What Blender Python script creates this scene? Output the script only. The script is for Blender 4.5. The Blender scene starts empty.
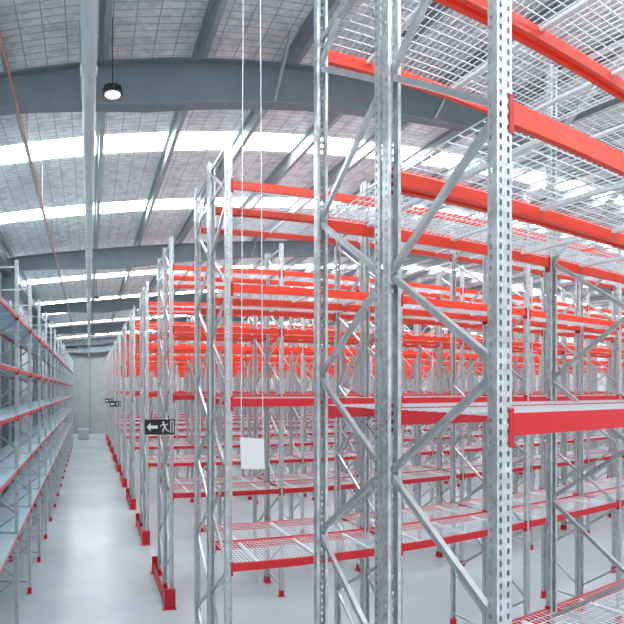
import bpy, math, random
from mathutils import Vector
random.seed(3)
H=4.6
S=bpy.context.scene
S.view_settings.view_transform='Standard'
# ---------------------------------------------------------------- materials
def new_mat(name,col,rough=.5,metal=0.0,noise=None,bump=None,emit=None,estr=0):
    m=bpy.data.materials.new(name); m.use_nodes=True
    nt=m.node_tree; b=nt.nodes['Principled BSDF']
    b.inputs['Base Color'].default_value=(*col,1); b.inputs['Roughness'].default_value=rough
    b.inputs['Metallic'].default_value=metal
    if emit: 
        b.inputs['Emission Color'].default_value=(*emit,1); b.inputs['Emission Strength'].default_value=estr
    if noise:
        sc,amt=noise
        tc=nt.nodes.new('ShaderNodeTexCoord'); n=nt.nodes.new('ShaderNodeTexNoise')
        n.inputs['Scale'].default_value=sc; n.inputs['Detail'].default_value=5
        r=nt.nodes.new('ShaderNodeValToRGB')
        r.color_ramp.elements[0].position=.3; r.color_ramp.elements[1].position=.7
        r.color_ramp.elements[0].color=(*[c*(1-amt) for c in col],1)
        r.color_ramp.elements[1].color=(*[min(1,c*(1+amt)) for c in col],1)
        nt.links.new(tc.outputs['Object'],n.inputs['Vector']); nt.links.new(n.outputs['Fac'],r.inputs['Fac'])
        nt.links.new(r.outputs['Color'],b.inputs['Base Color'])
        if bump:
            bp=nt.nodes.new('ShaderNodeBump'); bp.inputs['Strength'].default_value=bump; bp.inputs['Distance'].default_value=.05
            nt.links.new(n.outputs['Fac'],bp.inputs['Height']); nt.links.new(bp.outputs['Normal'],b.inputs['Normal'])
    return m
GALV=new_mat('galvanised_steel',(.55,.58,.59),.32,.6,noise=(14,.2))
BRACE=new_mat('galvanised_brace',(.46,.49,.50),.32,.6,noise=(9,.15))
WIRE=new_mat('wire_mesh',(.78,.83,.86),.35,.3)
RED_LIT=new_mat('red_beam_paint_lit',(.80,.045,.016),.32,0)  # same beam red, with the orange light on upper levels put into its colour
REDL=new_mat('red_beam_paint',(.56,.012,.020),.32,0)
REDF=new_mat('red_guard_paint',(.52,.006,.020),.4,0)
STEEL=new_mat('blue_grey_steel',(.22,.265,.295),.5,.1,noise=(3,.08))
PURL=new_mat('purlin_zinc',(.36,.40,.42),.5,.2)
PIPE=new_mat('white_pipe',(.62,.65,.67),.4,.1,noise=(2,.05))
ORANGE=new_mat('orange_pipe',(.70,.25,.16),.5)
BLACK=new_mat('black_plastic',(.012,.014,.014),.4)
WHITE=new_mat('white_plastic',(.85,.86,.86),.5)
BOARD=new_mat('aisle_board_plastic',(.66,.68,.69),.5)
LENS=new_mat('lamp_lens',(.9,.9,.9),.3,emit=(1,1,1),estr=1.2)
DECK=new_mat('pale_blue_shelf_panel',(.38,.53,.60),.5,noise=(3,.08))
CRATE=new_mat('grey_crate',(.42,.46,.48),.6)
CABLE=new_mat('pale_cable',(.80,.82,.83),.5)
SKYL=new_mat('translucent_sheet',(.9,.95,.97),.5,emit=(.92,.975,1.0),estr=18)

# floor
FLOOR=new_mat('polished_concrete',(.37,.43,.455),.24,0,noise=(.35,.12))
# roof foil : quilted foil with safety-mesh lines
def foil():
    m=new_mat('foil_insulation',(.6,.62,.63),.36,.12)
    nt=m.node_tree; b=nt.nodes['Principled BSDF']
    tc=nt.nodes.new('ShaderNodeTexCoord')
    sep=nt.nodes.new('ShaderNodeSeparateXYZ'); nt.links.new(tc.outputs['Object'],sep.inputs[0])
    def lines(out,period,width):
        a=nt.nodes.new('ShaderNodeMath'); a.operation='DIVIDE'; a.inputs[1].default_value=period; nt.links.new(out,a.inputs[0])
        f=nt.nodes.new('ShaderNodeMath'); f.operation='FRACT'; nt.links.new(a.outputs[0],f.inputs[0])
        l=nt.nodes.new('ShaderNodeMath'); l.operation='LESS_THAN'; l.inputs[1].default_value=width; nt.links.new(f.outputs[0],l.inputs[0])
        return l.outputs[0]
    a=lines(sep.outputs[0],.30,.05); c=lines(sep.outputs[1],.15,.09)
    mx=nt.nodes.new('ShaderNodeMath'); mx.operation='MAXIMUM'; nt.links.new(a,mx.inputs[0]); nt.links.new(c,mx.inputs[1])
    n=nt.nodes.new('ShaderNodeTexNoise'); n.inputs['Scale'].default_value=4.5; n.inputs['Detail'].default_value=8; n.inputs['Roughness'].default_value=.68
    nt.links.new(tc.outputs['Object'],n.inputs['Vector'])
    r=nt.nodes.new('ShaderNodeValToRGB'); r.color_ramp.elements[0].position=.36; r.color_ramp.elements[1].position=.58
    r.color_ramp.elements[0].color=(.62,.68,.71,1); r.color_ramp.elements[1].color=(1,1,1,1)
    nt.links.new(n.outputs['Fac'],r.inputs['Fac'])
    mix=nt.nodes.new('ShaderNodeMixRGB'); mix.inputs[2].default_value=(.40,.45,.48,1)
    nt.links.new(mx.outputs[0],mix.inputs[0]); nt.links.new(r.outputs[0],mix.inputs[1])
    nt.links.new(mix.outputs[0],b.inputs['Base Color'])
    bp=nt.nodes.new('ShaderNodeBump'); bp.inputs['Strength'].default_value=.7; bp.inputs['Distance'].default_value=.08
    nt.links.new(n.outputs['Fac'],bp.inputs['Height']); nt.links.new(bp.outputs[0],b.inputs['Normal'])
    return m
FOIL=foil()
def wallmat(name,col,axis,period,dark):
    m=new_mat(name,col,.7)
    nt=m.node_tree; b=nt.nodes['Principled BSDF']
    tc=nt.nodes.new('ShaderNodeTexCoord'); sep=nt.nodes.new('ShaderNodeSeparateXYZ'); nt.links.new(tc.outputs['Object'],sep.inputs[0])
    a=nt.nodes.new('ShaderNodeMath'); a.operation='DIVIDE'; a.inputs[1].default_value=period; nt.links.new(sep.outputs[axis],a.inputs[0])
    f=nt.nodes.new('ShaderNodeMath'); f.operation='FRACT'; nt.links.new(a.outputs[0],f.inputs[0])
    l=nt.nodes.new('ShaderNodeMath'); l.operation='LESS_THAN'; l.inputs[1].default_value=.08; nt.links.new(f.outputs[0],l.inputs[0])
    n=nt.nodes.new('ShaderNodeTexNoise'); n.inputs['Scale'].default_value=1.2; n.inputs['Detail'].default_value=6
    nt.links.new(tc.outputs['Object'],n.inputs['Vector'])
    r=nt.nodes.new('ShaderNodeValToRGB'); r.color_ramp.elements[0].position=.3; r.color_ramp.elements[1].position=.7
    r.color_ramp.elements[0].color=(*[q*.88 for q in col],1); r.color_ramp.elements[1].color=(*[min(1,q*1.08) for q in col],1)
    nt.links.new(n.outputs['Fac'],r.inputs['Fac'])
    mix=nt.nodes.new('ShaderNodeMixRGB'); mix.inputs[2].default_value=(*dark,1)
    nt.links.new(r.outputs[0],mix.inputs[1])
    nt.links.new(l.outputs[0],mix.inputs[0]); nt.links.new(mix.outputs[0],b.inputs['Base Color'])
    return m
WALLF=wallmat('precast_panel',(.30,.315,.315),0,2.4,(.22,.23,.23))
WALLL=wallmat('wall_cladding',(.68,.72,.74),1,.30,(.50,.54,.56))
# ---------------------------------------------------------------- mesh builder
class B:
    def __init__(s): s.v=[];s.f=[];s.m=[];s.mats=[]
    def mi(s,m):
        if m not in s.mats: s.mats.append(m)
        return s.mats.index(m)
    def poly(s,pts,m):
        i=len(s.v); s.v+= [tuple(p) for p in pts]; s.f.append(tuple(range(i,i+len(pts)))); s.m.append(s.mi(m))
    def hexa(s,p,m):
        i=len(s.v); s.v+=[tuple(q) for q in p]; k=s.mi(m)
        for f in ((0,3,2,1),(4,5,6,7),(0,1,5,4),(1,2,6,5),(2,3,7,6),(3,0,4,7)):
            s.f.append(tuple(i+a for a in f)); s.m.append(k)
    def box(s,x0,x1,y0,y1,z0,z1,m):
        s.hexa([(x0,y0,z0),(x1,y0,z0),(x1,y1,z0),(x0,y1,z0),(x0,y0,z1),(x1,y0,z1),(x1,y1,z1),(x0,y1,z1)],m)
    def bar(s,p,q,w,h,m,side=None):
        p=Vector(p);q=Vector(q);d=(q-p).normalized()
        a=Vector(side) if side else (Vector((0,0,1)) if abs(d.z)<.9 else Vector((1,0,0)))
        u=d.cross(a).normalized(); v=u.cross(d).normalized()
        u*=w/2; v*=h/2
        s.hexa([p-u-v,p+u-v,p+u+v,p-u+v,q-u-v,q+u-v,q+u+v,q-u+v],m)
    def tube(s,p,q,r,m,n=16,r2=None,caps=True):
        p=Vector(p);q=Vector(q);d=(q-p).normalized()
        a=Vector((0,0,1)) if abs(d.z)<.9 else Vector((1,0,0))
        u=d.cross(a).normalized(); v=u.cross(d)
        r2=r if r2 is None else r2
        A=[p+(u*math.cos(t)+v*math.sin(t))*r for t in [2*math.pi*i/n for i in range(n)]]
        C=[q+(u*math.cos(t)+v*math.sin(t))*r2 for t in [2*math.pi*i/n for i in range(n)]]
        i=len(s.v); s.v+=[tuple(x) for x in A+C]; k=s.mi(m)
        for j in range(n):
            s.f.append((i+j,i+(j+1)%n,i+n+(j+1)%n,i+n+j)); s.m.append(k)
        if caps:
            s.f.append(tuple(i+j for j in reversed(range(n)))); s.m.append(k)
            s.f.append(tuple(i+n+j for j in range(n))); s.m.append(k)
    def mesh(s,name):
        me=bpy.data.meshes.new(name); me.from_pydata(s.v,[],s.f)
        for m in s.mats: me.materials.append(m)
        me.polygons.foreach_set('material_index',s.m); me.update(); return me
    def obj(s,name,parent=None,loc=(0,0,0)):
        return inst(s.mesh(name),name,parent,loc)
def inst(me,name,parent=None,loc=(0,0,0),rot=0,sc=None):
    o=bpy.data.objects.new(name,me); S.collection.objects.link(o)
    o.location=loc; o.rotation_euler[2]=rot
    if parent: o.parent=parent
    return o
def empty(name,loc=(0,0,0),rot=0):
    e=bpy.data.objects.new(name,None); S.collection.objects.link(e); e.location=loc; e.rotation_euler[2]=rot; e.empty_display_size=.3
    return e
# ---------------------------------------------------------------- rack parts
def plate(b,o,u,w,z0,z1,cols,hw,hh,pitch,m):
    """perforated vertical strip: origin o (x,y), direction u (x,y)"""
    def P(a,z): return (o[0]+u[0]*a,o[1]+u[1]*a,z)
    def q(a0,a1,za,zb): b.poly([P(a0,za),P(a1,za),P(a1,zb),P(a0,zb)],m)
    z=z0
    while z+pitch<=z1+1e-6:
        g=(pitch-hh)
        q(0,w,z,z+g)
        a=0
        for c in cols:
            q(a,c-hw/2,z+g,z+pitch); a=c+hw/2
        q(a,w,z+g,z+pitch)
        z+=pitch
    if z<z1: q(0,w,z,z1)
def post(b,y,dirn,top,W=.09,Dp=.068):
    """front face at y; section opens in direction dirn (+1/-1)"""
    plate(b,(-W/2,y),(1,0),W,.02,top,(.022,W-.022),.014,.026,.05,GALV)
    for sx in (-1,1):
        x=sx*W/2
        plate(b,(x,y),(0,dirn),Dp,.02,top,(.045,),.014,.022,.05,GALV)
        b.poly([(x,y+dirn*Dp,.02),(x-sx*.022,y+dirn*Dp,.02),(x-sx*.022,y+dirn*Dp,top),(x,y+dirn*Dp,top)],GALV)
    # base plate + sleeve
    b.box(-.08,.08,min(y-dirn*.01,y+dirn*.11),max(y-dirn*.01,y+dirn*.11),0,.012,REDF)
    b.box(-.05,.05,min(y-dirn*.004,y+dirn*.08),max(y-dirn*.004,y+dirn*.08),.012,.14,REDF)
def frame(name,D,top,mirror=False,zn=.5,step=.6,extra=()):
    b=B()
    post(b,0,1,top); post(b,D,-1,top)
    ya,yb=.05,D-.05
    if mirror: ya,yb=yb,ya
    z=zn; s=0
    while z+step<top-.1:
        p=(0,yb if s==0 else ya,z+.02); q=(0,ya if s==0 else yb,z+step-.02)
        b.bar(p,q,.032,.036,BRACE)
        z+=step; s=1-s
    for zz in (.25,top-.12)+tuple(extra):
        b.bar((0,.05,zz),(0,D-.05,zz),.03,.034,BRACE)
    return b.mesh(name)
def beam(b,L,y,yd,z,m=RED_LIT,hh=.105,conn=.085):
    """beam between posts; y outer plane, yd inward dir"""
    y0,y1=sorted((y+yd*.004,y+yd*.05))
    b.box(.05,L-.05,y0,y1,z-hh/2,z+hh/2-.02,m)
    b.box(.05,L-.05,*( (y0,y0+.028) if yd>0 else (y1-.028,y1)),z+hh/2-.0199,z+hh/2,m)
    for x0,x1 in ((.046,.054),(L-.054,L-.046)):
        b.box(x0,x1,min(y-yd*.006,y+yd*.06),max(y-yd*.006,y+yd*.06),z-conn-.02,z+conn-.01,REDF)
    for x0,x1 in ((.0,.05),(L-.05,L)):
        b.box(x0+.025 if x0==0 else x0,x1 if x0==0 else x1-.025,min(y-yd*.006,y-yd*.002),max(y-yd*.006,y-yd*.002),z-conn-.02,z+conn-.01,REDF)
def bay(name,L,D,levels,bars=3,mesh=True,solid=None,hh=.105,conn=.085,low=2):
    b=B()
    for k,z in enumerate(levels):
        mm=REDL if k<low else RED_LIT  # upper levels take the light-tinted copy of the red
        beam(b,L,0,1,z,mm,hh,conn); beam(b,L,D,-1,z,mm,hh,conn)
        zt=z+hh/2-.012
        for i in range(bars):
            x=L*(i+.5)/bars
            b.box(x-.02,x+.02,.05,D-.05,zt-.03,zt-.003,WIRE)
        if solid:
            n=5
            for i in range(n):
                b.box(.06+(L-.12)*i/n+.004,.06+(L-.12)*(i+1)/n-.004,.01,D-.01,zt+.013,zt+.035,solid)
        elif mesh:
            n=int(round((D-.04)/.10)); 
            for i in range(n+1):
                y=.03+(D-.06)*i/n
                b.box(.06,L-.06,y-.003,y+.003,zt-.003,zt+.003,WIRE)
            n=int(round((L-.12)/.05))
            for i in range(n+1):
                x=.06+(L-.12)*i/n
                b.box(x-.0028,x+.0028,.03,D-.03,zt+.003,zt+.0085,WIRE)
    return b.mesh(name)
D=1.08; GAP=.035; L=2.46; TOP=7.87
LV=[2.35,4.44,5.89,7.2]
FA=frame('upright_frame',D,TOP,False,zn=.5,extra=(7.3,))
FB=frame('upright_frame_mirrored',D,TOP,True,zn=.5,extra=(7.3,))
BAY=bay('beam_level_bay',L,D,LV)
sp=B()
for z in (1.0,3.4,5.6,7.4):
    sp.box(-.03,.03,.0,GAP,z-.03,z+.03,GALV)
SPM=sp.mesh('row_spacer')
g=B()   # end-of-row guard
g.box(-.16,-.10,-.12,2*D+GAP+.12,.03,.20,REDF)
g.box(-.17,.06,-.17,-.10,0,.42,REDF); g.box(-.17,.06,2*D+GAP+.10,2*D+GAP+.17,0,.42,REDF)
g.box(-.22,.08,-.21,-.06,0,.015,REDF); g.box(-.22,.08,2*D+GAP+.06,2*D+GAP+.21,0,.015,REDF)
g.box(-.14,-.12,-.10,2*D+GAP+.1,.2,.26,REDF)
GM=g.mesh('end_guard')
X0=1.75; NB=13
for r in range(11):
    y=2.06+5.18*r
    e=empty('pallet_rack',(X0,y,0))
    for i in range(NB+1):
        inst(FA,'upright_frame',e,(i*L,0,0)); inst(FB,'upright_frame',e,(i*L,D+GAP,0))
        inst(SPM,'row_spacer',e,(i*L,D,0))
    for i in range(NB):
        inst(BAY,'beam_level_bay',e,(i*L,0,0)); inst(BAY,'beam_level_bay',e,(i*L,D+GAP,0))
    inst(GM,'end_guard',e,(0,0,0))
# left wall rack : runs along Y
DL=.85; LVL=[1.9,3.1,4.1,4.95,5.95]
FL=frame('wall_rack_frame',DL,7.0,False,zn=.5)
BL=bay('wall_rack_bay',L,DL,LVL,bars=2,solid=DECK,hh=.062,conn=.045,low=5)
e=empty('pallet_rack',(-1.3,1.0,0),math.pi/2)   # local x -> +Y, local y -> -X
n=19
for i in range(n+1): inst(FL,'upright_frame',e,(i*L,0,0))
for i in range(n): inst(BL,'beam_level_bay',e,(i*L,0,0))
# ---------------------------------------------------------------- building shell
XL,XR,YN,YF=-2.8,36.6,-7,62; XM=17
def rt(x): # rafter top
    xx=x if x<=XM else 2*XM-x
    return 9.12+.085*(xx-.8)
def rz(x): return rt(x)+.26
b=B(); b.box(XL-.3,XR+.3,YN,YF+.3,-.2,0,FLOOR); b.obj('floor')
b=B(); b.box(XL-.25,XL,YN,YF,0,10.5,WALLL); b.obj('wall_left')
b=B(); b.box(XR,XR+.25,YN,YF,0,10.5,WALLL); b.obj('wall_right')
b=B(); b.box(XL-.25,XR+.25,YF,YF+.25,0,12,WALLF); b.obj('wall_far')
# skylights & roof
sky=[-4.5,-.5,3.6,11.4,15.4,20.6,24.6,30.8,34.8,41,45,51,55,59.5]
y=YN; hw=.43
roof=B()
def slab(bb,y0,y1,m,th=.04,dz=0):
    for a,c in ((XL-.2,XM),(XM,XR+.2)):
        bb.hexa([(a,y0,rz(a)+dz),(c,y0,rz(c)+dz),(c,y1,rz(c)+dz),(a,y1,rz(a)+dz),
                 (a,y0,rz(a)+dz+th),(c,y0,rz(c)+dz+th),(c,y1,rz(c)+dz+th),(a,y1,rz(a)+dz+th)],m)
for i,yc in enumerate(sky):
    slab(roof,y,yc-hw,FOIL); y=yc+hw
    b=B(); slab(b,yc-hw,yc+hw,SKYL,.02,.01); b.obj('window_%d'%(i+1))
slab(roof,y,YF+.25,FOIL)
roof.obj('ceiling')
# purlins
b=B(); x=XL+.3
while x<XR-.2:
    z=rt(x); b.box(x-.008,x+.008,YN,YF,z+.005,z+.245,PURL)
    b.box(x-.008,x+.07,YN,YF,z+.003,z+.015,PURL); b.box(x-.07,x+.008,YN,YF,z+.235,z+.247,PURL)
    x+=1.35
b.obj('roof_purlins')
# portal frames
fy=[-2.6,8.1,18.8,29.5,40.2,50.9,61.2]
def depth(x):
    pts=[(-2.4,.42),(-1.2,.48),(.8,.64),(3.2,.56),(6,.5),(XM,.5),(XR-4,.6),(XR,.8)]
    for (a,da),(c,dc) in zip(pts,pts[1:]):
        if a<=x<=c: return da+(dc-da)*(x-a)/(c-a)
    return .5
for k,yy in enumerate(fy):
    b=B(); st=[-2.4,-1.2,0,.8,2,3.2,4.5,6,10,XM,24,30,XR-.5]
    for a,c in zip(st,st[1:]):
        y0,y1=yy-.007,yy+.007
        b.hexa([(a,y0,rt(a)-depth(a)),(c,y0,rt(c)-depth(c)),(c,y1,rt(c)-depth(c)),(a,y1,rt(a)-depth(a)),
                (a,y0,rt(a)),(c,y0,rt(c)),(c,y1,rt(c)),(a,y1,rt(a))],STEEL)
        for top in (0,1):
            za=rt(a)-(0 if top else depth(a)); zc=rt(c)-(0 if top else depth(c)); t=.025
            lo=-t if top else 0
            b.hexa([(a,yy-.12,za+lo),(c,yy-.12,zc+lo),(c,yy+.12,zc+lo),(a,yy+.12,za+lo),
                    (a,yy-.12,za+lo+t),(c,yy-.12,zc+lo+t),(c,yy+.12,zc+lo+t),(a,yy+.12,za+lo+t)],STEEL)
    for xa,xb in ((-2.78,-2.36),(XR-.5,XR-.02)):
        zt=rt(-2.4)
        b.box(xa,xb,yy-.007,yy+.007,0,zt,STEEL)
        b.box(xa,xa+.02,yy-.13,yy+.13,0,zt,STEEL); b.box(xb-.02,xb,yy-.13,yy+.13,0,zt,STEEL)
    for x in (-.1,2.6,5.3,8,12,16):
        for s in (-1,1):
            b.bar((x,yy+s*.1,rt(x)-depth(x)+.03),(x,yy+s*.85,rt(x)+.05),.04,.04,PURL)
    b.obj('portal_frame')
b=B(); b.box(-2.79,-2.45,YN,YF,8.35,8.6,STEEL); b.box(-2.79,-2.6,YN,YF,6.9,7.0,PURL); b.obj('trim_1')
b=B(); b.tube((0,YN,8.12),(0,YF,8.12),.083,PIPE,20)
for yy in [2+4.5*i for i in range(13)]:
    b.tube((0,yy-.05,8.12),(0,yy+.05,8.12),.096,PIPE,20)
    b.bar((0,yy,8.2),(0,yy,rz(0)-.01),.012,.012,PURL)
b.obj('overhead_pipe')
b=B(); b.tube((-.95,YN,8.37),(-.95,YF,8.37),.016,ORANGE,10)
for yy in [3+3*i for i in range(19)]:
    b.bar((-.95,yy,8.38),(-.95,yy,rz(-.95)-.01),.01,.01,PURL)
b.obj('sprinkler_pipe')
def lamp(x,y,z):
    b=B(); top=rz(x)-z-.01
    b.tube((0,0,0),(0,0,.06),.13,BLACK,28,.125); b.tube((0,0,-.012),(0,0,-.001),.10,LENS,28)
    b.tube((0,0,.06),(0,0,.12),.09,BLACK,20,.05); b.bar((0,0,.12),(0,0,top),.012,.012,BLACK)
    for a in range(12):
        t=a*math.pi/6; b.bar((.05*math.cos(t),.05*math.sin(t),.08),(.115*math.cos(t),.115*math.sin(t),.08),.006,.05,BLACK)
    b.obj('high_bay_lamp',None,(x,y,z))
for (x,y,z) in ((.30,7.5,8.36),(.3,24,8.3),(.3,40,8.3),(6.2,11,8.6),(6.2,24,8.6),(12,14,9),(12,28,9)): lamp(x,y,z)
# ---------------------------------------------------------------- exit signs
def exit_sign(x,y,z):
    b=B(); w,h=.64,.32
    b.box(0,w,-.03,.0,0,h,BLACK)
    t=-.032
    def P(pts): b.poly([(px*h,t,pz*h) for px,pz in pts],WHITE)
    P([(.12,.5),(.38,.78),(.38,.60),(.85,.60),(.85,.40),(.38,.40),(.38,.22)])
    def bb(p,q,wd):
        b.bar((p[0]*h,t,p[1]*h),(q[0]*h,t,q[1]*h),wd*h,.001,WHITE,side=(0,1,0))
    cx,cz=1.22,.80
    P([(cx+.07*math.cos(a*math.pi/8),cz+.07*math.sin(a*math.pi/8)) for a in range(16)])
    bb((1.27,.72),(1.34,.45),.12); bb((1.27,.70),(1.10,.62),.055); bb((1.10,.62),(1.03,.50),.05)
    bb((1.29,.68),(1.45,.62),.055); bb((1.45,.62),(1.52,.72),.05)
    bb((1.33,.46),(1.20,.34),.07); bb((1.20,.34),(1.20,.14),.06); bb((1.35,.46),(1.46,.28),.07); bb((1.46,.28),(1.62,.22),.06)
    bb((1.72,.12),(1.72,.90),.05); bb((1.88,.12),(1.88,.90),.05); bb((1.70,.88),(1.90,.88),.05)
    b.box(w-.11,w,0,.045,h*.2,h*.8,BLACK)
    b.obj('exit_sign',None,(x,y,z))
exit_sign(1.17,12.37,3.66)
exit_sign(1.17,2.06+5.18*6-.05,3.66)
exit_sign(1.17,2.06+5.18*8-.05,3.66)
# hanging aisle board
b=B()
b.hexa([(-.13,-.03,-.33),(.13,.03,-.35),(.13,.036,-.35),(-.13,-.024,-.33),(-.14,-.03,-.02),(.12,.03,-.05),(.12,.036,-.05),(-.14,-.024,-.02)],BOARD)
b.bar((-.13,-.027,-.03),(-.10,0,4.9),.006,.006,CABLE); b.bar((.11,.033,-.06),(.07,0,4.9),.006,.006,CABLE)
b.obj('hanging_aisle_board',None,(1.60,5.6,4.16))
b=B(); b.box(-.5,.5,-.5,.5,.12,.9,CRATE); b.box(-.55,.55,-.55,.55,.9,.97,CRATE)
for sx in (-1,0,1): b.box(sx*.42-.06,sx*.42+.06,-.5,.5,0,.12,CRATE)
for i in range(6): b.box(-.45+i*.16,-.41+i*.16,-.52,.52,.15,.88,PURL)
b.obj('storage_crate',None,(-.5,55,0))
# ---------------------------------------------------------------- world + lights
w=bpy.data.worlds.new('world'); S.world=w; w.use_nodes=True
bg=w.node_tree.nodes['Background']; bg.inputs[0].default_value=(.86,.94,1,1); bg.inputs[1].default_value=1.0
# ---------------------------------------------------------------- camera
F=590
cd=bpy.data.cameras.new('camera'); cam=bpy.data.objects.new('camera',cd); S.collection.objects.link(cam)
cam.location=(0,0,H); cam.rotation_euler=(math.pi/2,0,-(312-89)/F)
cd.sensor_width=36; cd.lens=36*560/624
cd.type='PANO'
tgt=cd.cycles if hasattr(cd,'cycles') and hasattr(cd.cycles,'panorama_type') else cd
tgt.panorama_type='CENTRAL_CYLINDRICAL'
tgt.central_cylindrical_range_u_min=-312/F; tgt.central_cylindrical_range_u_max=312/F
tgt.central_cylindrical_range_v_min=-(624-390)/F; tgt.central_cylindrical_range_v_max=390/F
tgt.central_cylindrical_radius=1.0
S.camera=cam
